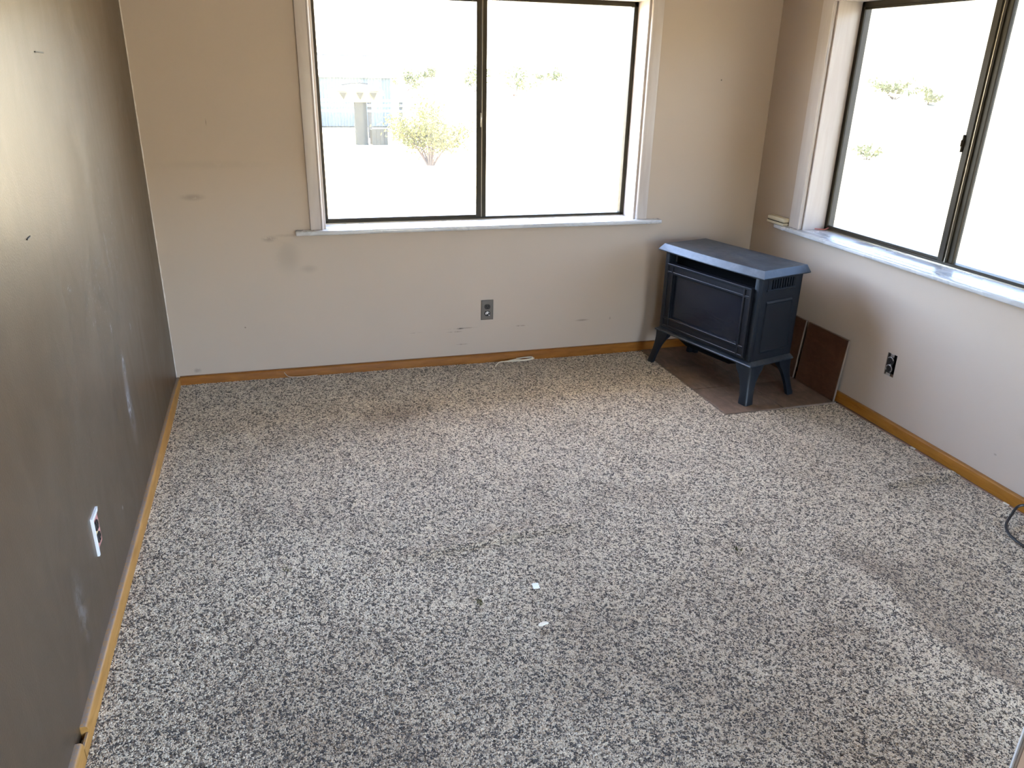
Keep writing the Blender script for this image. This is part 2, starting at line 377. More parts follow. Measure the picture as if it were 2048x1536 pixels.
# ------------------------------------------------------------------ windows (local x along wall, y outwards)
def window(name, loc, rz, a0, a1, cas_out0, stool0, stool1, mull, latch_side, gm):
    root = empty(name, loc, rz, kind='structure')
    z0, z1 = ZW; cw = a0-cas_out0
    def casing(x0, x1, za, zb, inner):
        m = MB(); m.box(x0, x1, -.019, 0, za, zb, .003, 2)
        bx = x1-.004 if inner > 0 else x0+.004
        return m
    # side casings: flat board with a rounded bead along the opening
    for s_, (x0, x1) in ((1, (a0-cw, a0)), (-1, (a1, a1+cw))):
        m = MB(); m.box(x0, x1, -.017, 0, z0, z1+cw, .003, 2); c = m.build('casing', m_trim_v, root, True)
        xb = a0-.007 if s_ > 0 else a1+.007
        MB().tube([(xb, -.0155, z0), (xb, -.0155, z1)], .0055, 8).build('bead', m_trim_v, c, True)
    MB().box(a0, a1, -.017, 0, z1, z1+cw, .003, 2).build('head_casing', m_trim_h, root, True)
    MB().box(a0, a0+.012, 0, .135, z0, z1, .001).build('jamb', m_trim_v, root)
    MB().box(a1-.012, a1, 0, .135, z0, z1, .001).build('jamb', m_trim_v, root)
    MB().box(a0, a1, 0, .135, z1, z1+.02).build('head_jamb', m_trim_h, root)
    # stool: inner board + horned nosing
    b = MB(); b.box(a0, a1, -.002, .175, z0-.022, z0, 0); b.box(stool0, stool1, -.05, .0, z0-.022, z0, .006, 3)
    b.build('stool', m_stool, root, True)
    # aluminium frame
    yf0, yf1 = .132, .176
    f = MB()
    f.box(a0+.012, a0+.034, yf0, yf1, z0, z1, .002); f.box(a1-.034, a1-.012, yf0, yf1, z0, z1, .002)
    f.box(a0+.012, a1-.012, yf0, yf1, z1-.024, z1, .002); f.box(a0+.012, a1-.012, yf0, yf1, z0, z0+.016, .002)
    fr = f.build('frame', m_alu, root)
    MB().box(a0+.014, a1-.014, yf0-.004, yf0+.002, z0, z0+.004).build('sill_track', m_alu_l, fr)
    m0, m1 = mull
    mm = (m0+m1)/2
    s = MB(); s.box(m0, mm-.001, .128, .148, z0+.014, z1-.022, .002); s.box(m0-.004, mm-.006, .124, .130, z0+.016, z1-.024, .001); s1 = s.build('sash_stile', m_alu, root)
    s = MB(); s.box(mm+.001, m1, .142, .166, z0+.014, z1-.022, .002); s.build('sash_stile', m_alu, root)
    MB().box(mm-.0015, mm+.0015, .130, .150, z0+.014, z1-.022).build('stile_edge', m_alu_l, s1)
    s = MB(); s.box(a0+.034, m0, .134, .148, z0+.016, z0+.026, .001); s.box(a0+.034, m0, .134, .148, z1-.034, z1-.024, .001); s.build('sash_rail', m_alu, root)
    xl = mm-.009 if latch_side > 0 else m0-.006
    l = MB(); l.box(xl-.004, xl+.004, .116, .127, 1.272, 1.343, .003, 2); l.box(xl-.003, xl+.002, .110, .117, 1.295, 1.322, .002); l.build('latch', m_alu_l if latch_side > 0 else m_alu, root, True)
    MB().box(a0+.03, mm-.01, .139, .143, z0+.012, z1-.02).build('pane', gm, root)
    MB().box(mm+.01, a1-.03, .152, .156, z0+.012, z1-.02).build('pane', gm, root)
    return root
window('window_1', (0, 0, 0), 0, A1[0], A1[1], .722, .648, 2.645, (1.612, 1.668), 1, m_glass)
window('window_2', (W, 0, 0), -PI/2, A2[0], A2[1], .362, .272, 2.34, (1.272, 1.336), -1, m_glass_dim)

# ------------------------------------------------------------------ baseboards
HB, BT = .053, .018
def board(name, mat, p0, p1, nrm, h=HB, z0=-.02, jig=0.0, parent=None, sag=None, n=40, **props):
    """baseboard with an eased top edge; nrm points into the room"""
    p0, p1, nv = Vector(p0), Vector(p1), Vector(nrm); rings = []
    for i in range(n+1):
        t = i/n; p = p0.lerp(p1, t); hh = h+(jig*math.sin(i*1.7)*.5); off = (sag(t) if sag else 0)
        prof = [(0, z0), (BT, z0), (BT, hh-.008), (BT-.0025, hh-.003), (BT-.007, hh), (0, hh)]
        rings.append([p+nv*a+Vector((0, 0, zz+off)) for a, zz in prof])
    return MB().poly(rings).build(name, mat, parent, True, **props)
board('baseboard_back', m_base_x, (BT, 0, 0), (W, 0, 0), (0, -1, 0), sag=lambda t: .010*(1-t)**2, **ST)
bl = board('baseboard_left', m_base_l, (0, 0, 0), (0, -2.352, 0), (1, 0, 0), jig=.0012, sag=lambda t: .006*math.sin(t*7)*(1-t)+.004*(1-t), **ST)
board('board_end', m_base_l, (0, -2.405, 0), (0, YF, 0), (1, 0, 0), parent=bl)
box('board_remnant', m_base_l, .009, .018, -2.41, -2.35, -.02, .034, .002, bl)
MB().box(.001, .0085, -2.40, -2.36, -.01, .022, .003, 2).build('lint', m_spackle, bl, True)
br = board('baseboard_right', m_base_r, (W, -.30, 0), (W, YF, 0), (-1, 0, 0), h=HB+.003, z0=.006, jig=.001, sag=lambda t: .003*math.sin(t*9), **ST)
MB().box(W-BT-.003, W-.002, YF, -1.0, -.022, .0035, .001).build('shoe_strip', m_shoe, br)
for y in (-1.52, -2.02):
    MB().box(W-BT-.006, W-BT+.002, y-.012, y+.012, .002, .006).build('splinter', m_string, br)

# half-open door at the near right
dr = empty('door_1', (1.602, -3.385, 0), math.atan2(-.76, .65), kind='structure')
MB().box(0.0, .76, -.018, .0, .015, 2.03, .001).build('door_face', m_doorface, dr)
MB().box(-.003, .76, .0, .018, .015, 2.03, .002).build('door_edge', m_white_pl, dr)
MB().cyl((.70, -.04, 1.0), (0, 1, 0), .026, .04, 20, 0, .006).build('door_knob', m_plate, dr, True)

# ------------------------------------------------------------------ carpet
HX, HY = 2.603, -.984           # hearth cut-out corner
def sstep(t): t = np.clip(t, 0, 1); return t*t*(3-2*t)
def vnoise(x, y, sc, seed):
    r = np.random.default_rng(seed); G = r.random((64, 64)); x = x*sc+17.3; y = y*sc+31.7
    xi, yi = np.floor(x).astype(int), np.floor(y).astype(int); fx, fy = sstep(x-xi), sstep(y-yi)
    g = lambda a, b_: G[a % 64, b_ % 64]
    return (g(xi, yi)*(1-fx)+g(xi+1, yi)*fx)*(1-fy)+(g(xi, yi+1)*(1-fx)+g(xi+1, yi+1)*fx)*fy
def seg_dist(x, y, pts):
    best = np.full(x.shape, 9.); side = np.zeros(x.shape); tt = np.zeros(x.shape); n = len(pts)-1
    for i in range(n):
        a, b_ = np.array(pts[i]), np.array(pts[i+1]); d = b_-a; L2 = d@d
        t = np.clip(((x-a[0])*d[0]+(y-a[1])*d[1])/L2, 0, 1)
        px, py = x-a[0]-t*d[0], y-a[1]-t*d[1]; r = np.hypot(px, py); k = r < best
        best = np.where(k, r, best); side = np.where(k, np.sign(d[0]*py-d[1]*px), side); tt = np.where(k, (i+t)/n, tt)
    return best, side, tt
FOLD_A = [(.80, -1.78), (1.10, -1.765), (1.35, -1.745), (1.64, -1.70)]
FOLD_B = [(2.50, -1.80), (2.37, -2.16), (2.33, -2.41), (2.32, -2.59), (2.33, -2.745), (2.40, -2.90), (2.52, -3.05)]
FOLD_C = [(2.92, -1.775), (3.05, -1.765), (3.22, -1.765)]
def carpet_fields(x, y):
    z = .018*np.clip(1-x/2.2, 0, 1)*np.clip(1+y/.35, 0, 1)
    d, s_, t = seg_dist(x, y, FOLD_A); wA = np.sin(PI*np.clip(t*.9+.05, 0, 1))
    z = z+.017*np.exp(-(d/.022)**2)*wA
    dB, sB, tB = seg_dist(x+.10*(vnoise(x, y, 5, 41)-.5), y+.06*(vnoise(x, y, 7, 42)-.5), FOLD_B); eB = np.clip(tB*4, 0, 1)
    z = z+.020*eB*np.where(sB > 0, np.exp(-(dB/.085)**2), np.exp(-(dB/.20)**2))
    dC, sC, tC = seg_dist(x, y, FOLD_C); z = z+.020*np.exp(-(dC/.03)**2)
    z = z+.006*(vnoise(x, y, 2.2, 3)-.5)
    # dirt: carpet stains, plus window falloff and fold shade painted in
    dirt_and_light = .18*vnoise(x, y, 3.3, 5)+.26*vnoise(x, y, 10, 6)**1.5
    dirt_and_light = dirt_and_light+.75*np.exp(-((x-1.06)/.16)**2-((y+.60)/.11)**2)*(.6+.8*vnoise(x, y, 14, 9))
    for (cx, cy, r, a) in ((1.45, -.80, .10, .25), (.95, -1.78, .03, .35), (1.05, -1.79, .03, .4), (.55, -.75, .1, .2), (1.9, -1.55, .06, .15), (1.45, -2.30, .10, .25), (.6, -2.35, .22, .3), (1.2, -2.55, .25, .3)):
        dirt_and_light = dirt_and_light+a*np.exp(-((x-cx)**2+(y-cy)**2)/(2*r*r))
    dirt_and_light = dirt_and_light+.3*np.exp(-(d/.03)**2)*(s_ < 0)*wA*np.clip((d-.012)/.01, 0, 1)  # darker on the near flank of the first fold
    dirt_and_light = dirt_and_light+eB*(sB > 0)*np.clip(dB/.05, 0, 1)*(.46*np.exp(-(dB/.13)**2)*(.5+vnoise(x, y, 7, 21))+.08)-.2*eB*(sB < 0)*np.exp(-(dB/.2)**2)  # long fold: shaded flank darkened, lit flank lightened in the colour
    dirt_and_light = dirt_and_light+.45*np.exp(-(dC/.10)**2)*(sC < 0)  # darker on the near flank of the short fold
    dirt_and_light = dirt_and_light+.22*np.exp(-((y+.1)/.28)**2)  # painted shade along the strip under the back window
    dirt_and_light = dirt_and_light+.30*np.clip((-1.9-y)/.6, 0, 1)*(.4+1.2*vnoise(x, y, 5, 33))+.24*np.clip((x-2.45)/.5, 0, 1)  # front light falloff painted in; right side browner too
    # pile direction: brushed zones
    a = 2.2*(vnoise(x, y, 1.4, 11)-.5)*2+1.3*(vnoise(x, y, 4.5, 12)-.5)
    nx, ny = np.cos(a+.6), np.sin(a+.6)
    sideB = np.where((sB > 0), 1., -1.)*np.exp(-(dB/.22)**2)
    nx = nx+1.1*sideB; ny = ny
    return z, np.clip(dirt_and_light, 0, 1), nx*.20, ny*.20
def grid(x0, x1, y0, y1, step):
    nx = max(2, int(round((x1-x0)/step))+1); ny = max(2, int(round((y1-y0)/step))+1)
    X, Y = np.meshgrid(np.linspace(x0, x1, nx), np.linspace(y0, y1, ny), indexing='ij')
    f = [(i*ny+j, (i+1)*ny+j, (i+1)*ny+j+1, i*ny+j+1) for i in range(nx-1) for j in range(ny-1)]
    return X.ravel(), Y.ravel(), f
CY = -3.55
vx, vy, faces = [], [], []
nearf = []
for (x0, x1, y0, y1, stp, near) in ((.012, HX-.003, CY, -.012, .022, 1), (HX-.003, W-.012, CY, HY-.003, .022, 1), (.012, W-.012, YF+.01, CY, .08, 0)):
    X, Y, f = grid(x0, x1, y0, y1, stp); o_ = len(vx)
    vx += list(X); vy += list(Y); faces += [tuple(o_+i for i in q) for q in f]; nearf += [near]*len(X)
vx, vy = np.array(vx), np.array(vy)
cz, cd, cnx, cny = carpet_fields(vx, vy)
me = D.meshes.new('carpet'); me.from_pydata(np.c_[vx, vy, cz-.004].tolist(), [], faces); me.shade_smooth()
for nm, arr in (('dirt_and_light', cd), ('dens', np.array(nearf, float))):
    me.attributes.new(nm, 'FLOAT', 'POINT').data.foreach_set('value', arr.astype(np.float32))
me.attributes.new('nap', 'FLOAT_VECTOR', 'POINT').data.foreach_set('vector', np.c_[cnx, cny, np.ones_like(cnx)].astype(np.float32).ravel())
def carpet_mat(name, instanced):
    m = NT(name)
    if instanced:
        sa = m.n('Attribute'); sa.attribute_name = 'strand'; rnd = m.ma('FRACT', m.ma('ADD', m.ma('MULTIPLY', m.n('ObjectInfo').outputs['Random'], 7.3), m.ma('MULTIPLY', sa.outputs['Fac'], .24)))
        at = m.n('Attribute'); at.attribute_type = 'INSTANCER'; at.attribute_name = 'dirt_and_light'; dirt_and_light = at.outputs['Fac']
    else:
        at = m.n('Attribute'); at.attribute_name = 'dirt_and_light'; dirt_and_light = at.outputs['Fac']
        wn = m.noise(m.objc(), 130, 2, .5); rnd = m.mr(wn, .3, .7)
    c = m.ramp(rnd, [(0, (.050, .033, .021)), (.26, (.085, .058, .037)), (.32, (.29, .225, .155)), (.44, (.44, .355, .26)), (.52, (.74, .625, .465)), (1, (.86, .755, .585))])
    c = m.mix(m.ma('MULTIPLY', dirt_and_light, .75), c, m.mix(1., c, (.40, .325, .255), 'MULTIPLY'))
    m.set(Base_Color=c, Roughness=.9, Specular_IOR_Level=.1)
    try: m.set(Sheen_Weight=.25, Sheen_Roughness=.7)
    except Exception: pass
    return m.m
m_cbase = carpet_mat('carpet_backing', False); m_tuft = carpet_mat('speckled_twist_pile', True)
me.materials.append(m_cbase)
carpet = D.objects.new('carpet', me); C.objects.link(carpet)
carpet['kind'] = 'stuff'; carpet['label'] = 'speckled beige and brown twist pile carpet covering the floor'; carpet['category'] = 'carpet'
# one twisted yarn tuft (mesh data only, used by the pile)
def tuft_mesh():
    v, f, sv_ = [], [], []; n = 5; R_ = random.Random(4)
    for q in range(5):
        a0 = q*2*PI/5+R_.random()*.8; ln = .0065+R_.random()*.004; top = .0028+R_.random()*.0014
        ca, sa_ = math.cos(a0), math.sin(a0); bd = (R_.random()-.5)*.9
        path = [(.0008, -.001, .0014), (.22*ln, top*.85, .0023), (.62*ln, top, .0024), (ln, top*.55, .0015)]
        i0 = len(v)
        for i, (k, z, r) in enumerate(path):
            cx_, cy_ = k*ca-sa_*bd*k*k/ln, k*sa_+ca*bd*k*k/ln
            for j in range(n):
                aa = j*2*PI/n+.3; h = r*math.cos(aa); u = .62*r*math.sin(aa)
                v.append((cx_-sa_*h, cy_+ca*h, z+u)); sv_.append(q/5+.07*R_.random())
        for i in range(3):
            for j in range(n): f.append((i0+i*n+j, i0+i*n+(j+1) % n, i0+(i+1)*n+(j+1) % n, i0+(i+1)*n+j))
        f.append(tuple(i0+3*n+j for j in range(n)))
    me_ = D.meshes.new('tuft'); me_.from_pydata(v, [], f); me_.shade_smooth(); me_.materials.append(m_tuft)
    me_.attributes.new('strand', 'FLOAT', 'POINT').data.foreach_set('value', sv_); return me_
tuft = D.objects.new('carpet_tuft', tuft_mesh())     # not linked: source of the pile
ng = D.node_groups.new('carpet_pile', 'GeometryNodeTree')
ng.interface.new_socket('Geometry', in_out='INPUT', socket_type='NodeSocketGeometry'); ng.interface.new_socket('Geometry', in_out='OUTPUT', socket_type='NodeSocketGeometry')
N = ng.nodes.new; Lk = ng.links.new
gi, go = N('NodeGroupInput'), N('NodeGroupOutput')
dp = N('GeometryNodeDistributePointsOnFaces'); dp.distribute_method = 'RANDOM'; dp.inputs['Seed'].default_value = 3
na = N('GeometryNodeInputNamedAttribute'); na.data_type = 'FLOAT'; na.inputs[0].default_value = 'dens'
mu = N('ShaderNodeMath'); mu.operation = 'MULTIPLY'; mu.inputs[1].default_value = 62000; Lk(na.outputs[0], mu.inputs[0])
Lk(gi.outputs[0], dp.inputs['Mesh']); Lk(mu.outputs[0], dp.inputs['Density'])
oi = N('GeometryNodeObjectInfo'); oi.inputs[0].default_value = tuft
nv = N('GeometryNodeInputNamedAttribute'); nv.data_type = 'FLOAT_VECTOR'; nv.inputs[0].default_value = 'nap'
rv = N('FunctionNodeRandomValue'); rv.data_type = 'FLOAT_VECTOR'; rv.inputs[0].default_value = (-.22, -.22, -.1); rv.inputs[1].default_value = (.22, .22, .1)
ad = N('ShaderNodeVectorMath'); ad.operation = 'ADD'; Lk(nv.outputs[0], ad.inputs[0]); Lk(rv.outputs[0], ad.inputs[1])
ar = N('FunctionNodeAlignRotationToVector'); ar.axis = 'Z'; Lk(ad.outputs[0], ar.inputs['Vector'])
rs = N('FunctionNodeRandomValue'); rs.data_type = 'FLOAT'; rs.inputs[2].default_value = .58; rs.inputs[3].default_value = .98; rs.inputs['Seed'].default_value = 5
ip = N('GeometryNodeInstanceOnPoints'); Lk(dp.outputs['Points'], ip.inputs['Points']); Lk(oi.outputs['Geometry'], ip.inputs['Instance']); Lk(ar.outputs[0], ip.inputs['Rotation']); Lk(rs.outputs[1], ip.inputs['Scale'])
ra = N('FunctionNodeRandomValue'); ra.data_type = 'FLOAT'; ra.inputs[2].default_value = 0; ra.inputs[3].default_value = 6.28; ra.inputs['Seed'].default_value = 9
cx = N('ShaderNodeCombineXYZ'); Lk(ra.outputs[1], cx.inputs[2])
ri = N('GeometryNodeRotateInstances'); Lk(ip.outputs[0], ri.inputs['Instances']); Lk(cx.outputs[0], ri.inputs['Rotation'])
jg = N('GeometryNodeJoinGeometry'); Lk(gi.outputs[0], jg.inputs[0]); Lk(ri.outputs[0], jg.inputs[0]); Lk(jg.outputs[0], go.inputs[0])
md = carpet.modifiers.new('pile', 'NODES'); md.node_group = ng

# ------------------------------------------------------------------ hearth
hearth = empty('tile_hearth', ((HX+W-BT)/2, HY/2, 0), label='brown tiled hearth pad set into the carpet under the stove', category='hearth')
hx, hy = hearth.location.x, hearth.location.y
TS = .322; ZT = .006
MB().box(HX-hx, W-.02-hx, HY-hy, -BT-.001-hy, -.03, ZT-.003).build('grout_bed', m_grout, hearth)
for i in range(2):
    for j in range(3):
        x0 = HX+.001+i*(TS+.005); y0 = HY+.001+j*(TS+.0045)
        x1 = min(x0+TS, W-.021); y1 = min(y0+TS, -BT-.002)
        MB().box(x0-hx, x1-hx, y0-hy, y1-hy, -.004, ZT+.0005*((i+j) % 2), .0012).build('tile', m_tile_floor, hearth)
def wall_tile(yc, lab, lean, xb):
    t = empty('wall_tile', (xb, yc, ZT+.0012), label=lab, category='tile')
    t.rotation_euler = (0, lean, 0)
    MB().box(-.0055, .0045, -.160, .160, 0, .330, .001).build('tile_body', m_tile_body, t)
    MB().box(-.0068, -.0050, -.1575, .1585, .0015, .3285, .0006).build('glazed_face', m_tile_wall, t)
    t['group'] = 'loose tiles leaning on the right wall'
wall_tile(-.8215, 'rust-brown tile leaning fully visible against the wall beside the stove', math.atan2(.028, .33), W-.034)
wall_tile(-.4800, 'rust-brown tile leaning half hidden behind the stove', math.atan2(.028, .33), W-.034)

# ------------------------------------------------------------------ gas stove (local x along front, y to the back)
stove = empty('gas_stove', (2.6763, -.555, ZT+.001), -1.3081, label='freestanding charcoal cast-iron gas stove on the tile hearth', category='stove')
zo = -.0072
def sp(z): return z+zo
UB, V0, V1 = .334, .004, .309
b = MB(); b.box(-UB+.014, UB-.014, .09, V1-.006, sp(.222), sp(.657)); b.build('firebox', m_black, stove)
for x0, x1 in ((-UB, -.304), (.304, UB)):
    MB().box(x0, x1, V0, .034, sp(.222), sp(.657), .004, 2).build('corner_post', m_iron, stove, True)
b = MB(); b.box(-.305, .305, V0+.004, .034, sp(.222), sp(.236)); b.build('bottom_rail', m_iron, stove)
b = MB(); b.box(-.305, .305, V0+.001, .034, sp(.644), sp(.657), .002); b.build('top_rail', m_iron, stove)
b = MB(); b.box(-.318, .318, .078, .088, sp(.560), sp(.656)); b.build('air_slot', m_black, stove)
for s_ in (-1, 1):
    x0, x1 = (UB-.012, UB) if s_ > 0 else (-UB, -UB+.012)
    p = MB(); p.box(x0, x1, .03, .062, sp(.222), sp(.657)); p.box(x0, x1, .256, V1, sp(.222), sp(.657)); p.box(x0, x1, .062, .256, sp(.222), sp(.589)); p.box(x0, x1, .062, .256, sp(.637), sp(.657))
    sp_ = p.build('side_panel', m_iron, stove)
    xo = UB if s_ > 0 else -UB
    # pressed panel with sloped upper and lower lips
    def ring(o_, e): p_ = o_*.18; return [(xo+s_*e, .066+p_, sp(.258)+o_), (xo+s_*e, .272-p_, sp(.258)+o_), (xo+s_*e, .252-p_, sp(.530)-o_), (xo+s_*e, .066+p_, sp(.530)-o_)]
    MB().poly([ring(0, -.001), ring(0, .002), ring(.010, .007), ring(.016, .0035)], True).build('pressed_panel', m_iron, sp_)
    q = MB(); q.box(min(xo, xo+s_*.006), max(xo, xo+s_*.006), .058, .262, sp(.581), sp(.589), .0015); q.build('vent_lip', m_iron, sp_)
    for k in range(11):
        y = .069+k*.0181
        MB().box(min(xo-s_*.010, xo), max(xo-s_*.010, xo), y-.0038, y+.0038, sp(.588), sp(.638)).build('vent_slat', m_iron, sp_)
MB().box(-UB, UB, V1-.006, V1, sp(.222), sp(.657)).build('back_panel', m_iron, stove)
# door with double moulding and corner blocks
zd0, zd1, ud = sp(.2395), sp(.5965), .3025
door = empty('door'); door.parent = stove
b = MB(); gi_, go_ = .247, ud
b.box(-ud, -gi_, -.008, .024, zd0, zd1); b.box(gi_, ud, -.008, .024, zd0, zd1); b.box(-gi_, gi_, -.008, .024, zd1-.052, zd1); b.box(-gi_, gi_, -.008, .024, zd0, zd0+.057)
b.build('door_frame', m_door, door)
for x in (-ud, -.262, .250, ud-.012):
    MB().box(x, x+.012, -.0135, -.006, zd0, zd1, .002).build('moulding_upright', m_door, door)
for z in (zd0, zd0+.046, zd1-.053, zd1-.012):
    MB().box(-ud, ud, -.0125, -.006, z, z+.012, .002).build('moulding_rail', m_door, door)
MB().box(-gi_-.004, gi_+.004, .006, .010, zd0+.05, zd1-.045).build('glass', m_stoveglass, door)
# log set behind the glass
for (xa, ya, xb_, yb, z, r) in ((-.20, .028, .10, .027, .32, .011), (-.05, .027, .20, .027, .345, .010), (-.14, .027, .16, .027, .375, .009)):
    pts = [(xa+(xb_-xa)*k/8, .045+.0, sp(z)+.012*math.sin(k*.8)+.004*random.random()) for k in range(9)]
    MB().tube(pts, r*.75, 8).build('log', m_log, stove, True)
# top plate with bowed front and bevelled edge
def top_ring(d, z):
    ut, v0, v1 = .374-d, -.0185+d, .3145-d*.3; r = []
    for k in range(13):
        t = k/12; r.append((-ut+2*ut*t, v0-.013*math.sin(PI*t), sp(z)))
    return r+[(ut, v1, sp(z)), (-ut, v1, sp(z))]
MB().poly([top_ring(.012, .655), top_ring(.004, .6555), top_ring(0, .659), top_ring(.0005, .6625), top_ring(.0215, .692), top_ring(.0235, .694)]).build('top_plate', m_top, stove)
# skirt
def sk(d, z): u, v0, v1 = .358-d, -.006+d, .309; return [(-u, v0, sp(z)), (u, v0, sp(z)), (u, v1, sp(z)), (-u, v1, sp(z))]
MB().poly([sk(.006, .198), sk(0, .202), sk(0, .207), sk(.003, .2105), sk(.0225, .2225)]).build('base_skirt', m_top, stove)  # lighter finish stands in for window light on the bevel
# burner pan under the body
prof = [(-.24, .200), (-.225, .172), (-.16, .150), (.16, .150), (.225, .172), (.24, .200)]
MB().poly([[(u, .055, sp(z)) for u, z in prof], [(u, .27, sp(z)) for u, z in prof]]).build('burner_pan', m_black, stove)
# cabriole legs
def leg(su, sv_):
    rings = []
    for z, a, fl in ((.199, .098, 0), (.175, .090, .000), (.150, .072, .001), (.120, .058, .004), (.085, .050, .009), (.045, .0475, .017), (.014, .050, .0245), (.0072, .048, .025)):
        co = (.355+fl, (-.003-fl) if sv_ < 0 else (.309+fl)); u, v = co
        iu, iv = u-a, (v+a if sv_ < 0 else v-a); k = .012
        dv = 1 if sv_ < 0 else -1
        pr = [(u-k*.4, v+dv*k*.4), (u, v+dv*k), (u, v+dv*a), (u-a*.42, v+dv*a*.95), (u-a*.5, v+dv*a*.5), (u-a*.95, v+dv*a*.42), (u-a, v), (u-k, v)]
        rings.append([(su*x, y, sp(z)) for x, y in pr])
    return MB().poly(rings).build('leg', m_iron, stove, True)
for su in (-1, 1):
    for sv_ in (-1, 1): leg(su, sv_)

# ------------------------------------------------------------------ outlets
def receptacle(parent, y0, mat, y_in):
    """duplex face: local x across, z up, y into the room negative"""
    for zc in (.0195, -.0195):
        r = MB(); t = []
        for k in range(20):
            a = k*2*PI/20; x, z = .0172*math.cos(a), .0172*math.sin(a); t.append((x, max(-.0142, min(.0142, z))))
        r.poly([[(x, y0, zc+z) for x, z in t], [(x*.97, y0-.004, zc+z*.97) for x, z in t]])
        f = r.build('socket_face', mat, parent)
        s = MB(); s.box(-.0075, -.0055, y0-.0046, y0-.0035, zc-.001, zc+.007); s.box(.0055, .0075, y0-.0046, y0-.0035, zc-.001, zc+.007); s.cyl((0, y0-.004, zc-.0075), (0, 1, 0), .0024, .0012, 10)
        s.build('slots', m_black, f)
o1 = empty('wall_outlet', (1.6425, 0, .312), 0, label='duplex outlet with steel cover plate on the back wall below the window', category='outlet')
b = MB(); r0 = [(-.0350, .0), (.0350, .0)]
def plate_ring(hx_, hz, y): return [(-hx_, y, -hz), (hx_, y, -hz), (hx_, y, hz), (-hx_, y, hz)]
b.poly([plate_ring(.035, .057, 0), plate_ring(.035, .057, -.002), plate_ring(.0325, .0545, -.0055), plate_ring(.031, .053, -.006)]).build('cover_plate', m_plate, o1)
receptacle(o1, -.0055, m_outlet, 0)
b = MB(); b.cyl((0, -.0065, 0), (0, 1, 0), .003, .002, 10); b.build('screw', m_plate, o1)
b = MB(); b.box(-.011, -.006, -.0125, -.0095, -.024, -.012, .001); b.box(-.003, .003, -.0125, -.0095, -.022, -.010, .001); b.box(.006, .012, -.0125, -.0095, -.031, -.026, .001); b.tube(spline([(-.0085, -.0115, -.013), (-.003, -.0118, -.0085), (.004, -.0118, -.0095), (.010, -.0115, -.016)], 4), .0013, 5)
b.build('child_safety_tab', m_white_pl, o1)
o2 = empty('wall_outlet', (W, -1.265, .312), -PI/2, label='bare outlet without cover plate in the right wall beside the leaning tile', category='outlet')
b = MB(); b.box(-.029, .029, .030, .058, -.053, .053); b.build('wall_box', m_black, o2)
b = MB(); b.box(-.026, .010, .0, .004, -.052, .052, .001); b.build('mounting_strap', m_outlet, o2)
receptacle(o2, .001, m_outlet, 0)
for zc in (.0195, -.0195):
    pts = [(-.003+.0185*math.cos(a*PI/10), -.0035, zc+.0175*math.sin(a*PI/10)) for a in range(-3 if zc < 0 else 1, 13 if zc < 0 else 9)]
    MB().tube(pts, .0022, 6).build('metal_rim', m_outlet_metal, o2)
MB().box(-.017, .010, -.002, .001, -.054, -.041, .001).build('strap_ear', m_outlet_metal, o2); MB().box(-.008, .012, -.003, .001, .040, .054, .001).build('strap_ear', m_outlet_metal, o2)
b = MB(); b.cyl((0, -.002, 0), (0, 1, 0), .004, .004, 10); b.build('screw', m_outlet_metal, o2)
o3 = empty('wall_outlet', (0, -1.885, .320), PI/2, label='white outlet with broken cover plate on the dark brown wall', category='outlet')
b = MB(); b.poly([[(-.038, y, -.060), (-.028, y, -.060), (-.026, y, .048), (.030, y, .050), (.036, y, .060), (-.038, y, .060)] for y in (0, -.006)])
b.build('cover_plate', m_white_pl, o3)
b = MB(); b.box(-.027, .036, -.0012, 0, -.050, .049); b.build('bare_drywall', m_pink, o3)
b = MB(); b.box(-.020, .012, -.0022, -.001, -.030, .012); b.build('torn_paper', m_yellow, o3)
receptacle(o3, -.002, m_outlet, 0)

# ------------------------------------------------------------------ small things
t = empty('plastic_box', (W-.024, -.278, ZW[0]+.0005), 0, label='cream plastic sensor box lying on the end of the right window stool', category='box')
MB().box(-.022, .022, -.076, .078, 0, .014, .002, 2).build('box_base', m_cream, t, True)
MB().box(-.021, .021, -.074, .080, .0155, .040, .009, 4).build('box_lid', m_cream, t, True)
MB().box(-.019, .019, -.072, .076, .013, .0165).build('seam', m_black, t)
pts = spline([(W+.07, -.462, .795), (W+.095, -.476, .794), (W+.118, -.490, .794), (W+.124, -.500, .800), (W+.126, -.512, .806)], 5)
MB().tube(pts, .0032, 6).build('cord_scrap', m_redtape, None, True, label='short faded red plastic cord scrap in the corner of the right window', category='scrap')
# cord bundle by the back wall
b = MB(); zc = .011
def cz_at(x, y): return float(carpet_fields(np.array([x]), np.array([y]))[0][0])
b.tube([(x, y, cz_at(x, y)+z) for x, y, z in spline([(1.665, -.102, .002), (1.690, -.070, .007), (1.715, -.052, .008), (1.76, -.060, .009), (1.80, -.062, .010), (1.86, -.060, .009), (1.90, -.048, .010), (1.915, -.036, .011), (1.89, -.028, .013), (1.85, -.028, .014), (1.80, -.040, .012), (1.76, -.052, .011)], 6)], .0032, 6)
for k in range(3):
    o_ = .004*k
    b.tube([(x, y, cz_at(x, y)+z) for x, y, z in spline([(1.735+o_, -.054-o_, .010), (1.80, -.056+o_, .014), (1.85, -.054-o_*.5, .012), (1.895+o_, -.044, .013), (1.90, -.034+o_, .016), (1.86, -.030, .017), (1.81, -.040+o_, .014)], 6)], .0026, 6)
b.tube([(x, y, cz_at(x, y)+z) for x, y, z in spline([(1.895, -.050, .015), (1.905, -.041, .019), (1.893, -.031, .018)], 5)], .003, 6)
for v_ in b.bm.verts: v_.co.z += .004
b.build('cord_bundle', m_string, None, True, label='looped cream cord bundle on the carpet against the back baseboard', category='cord')
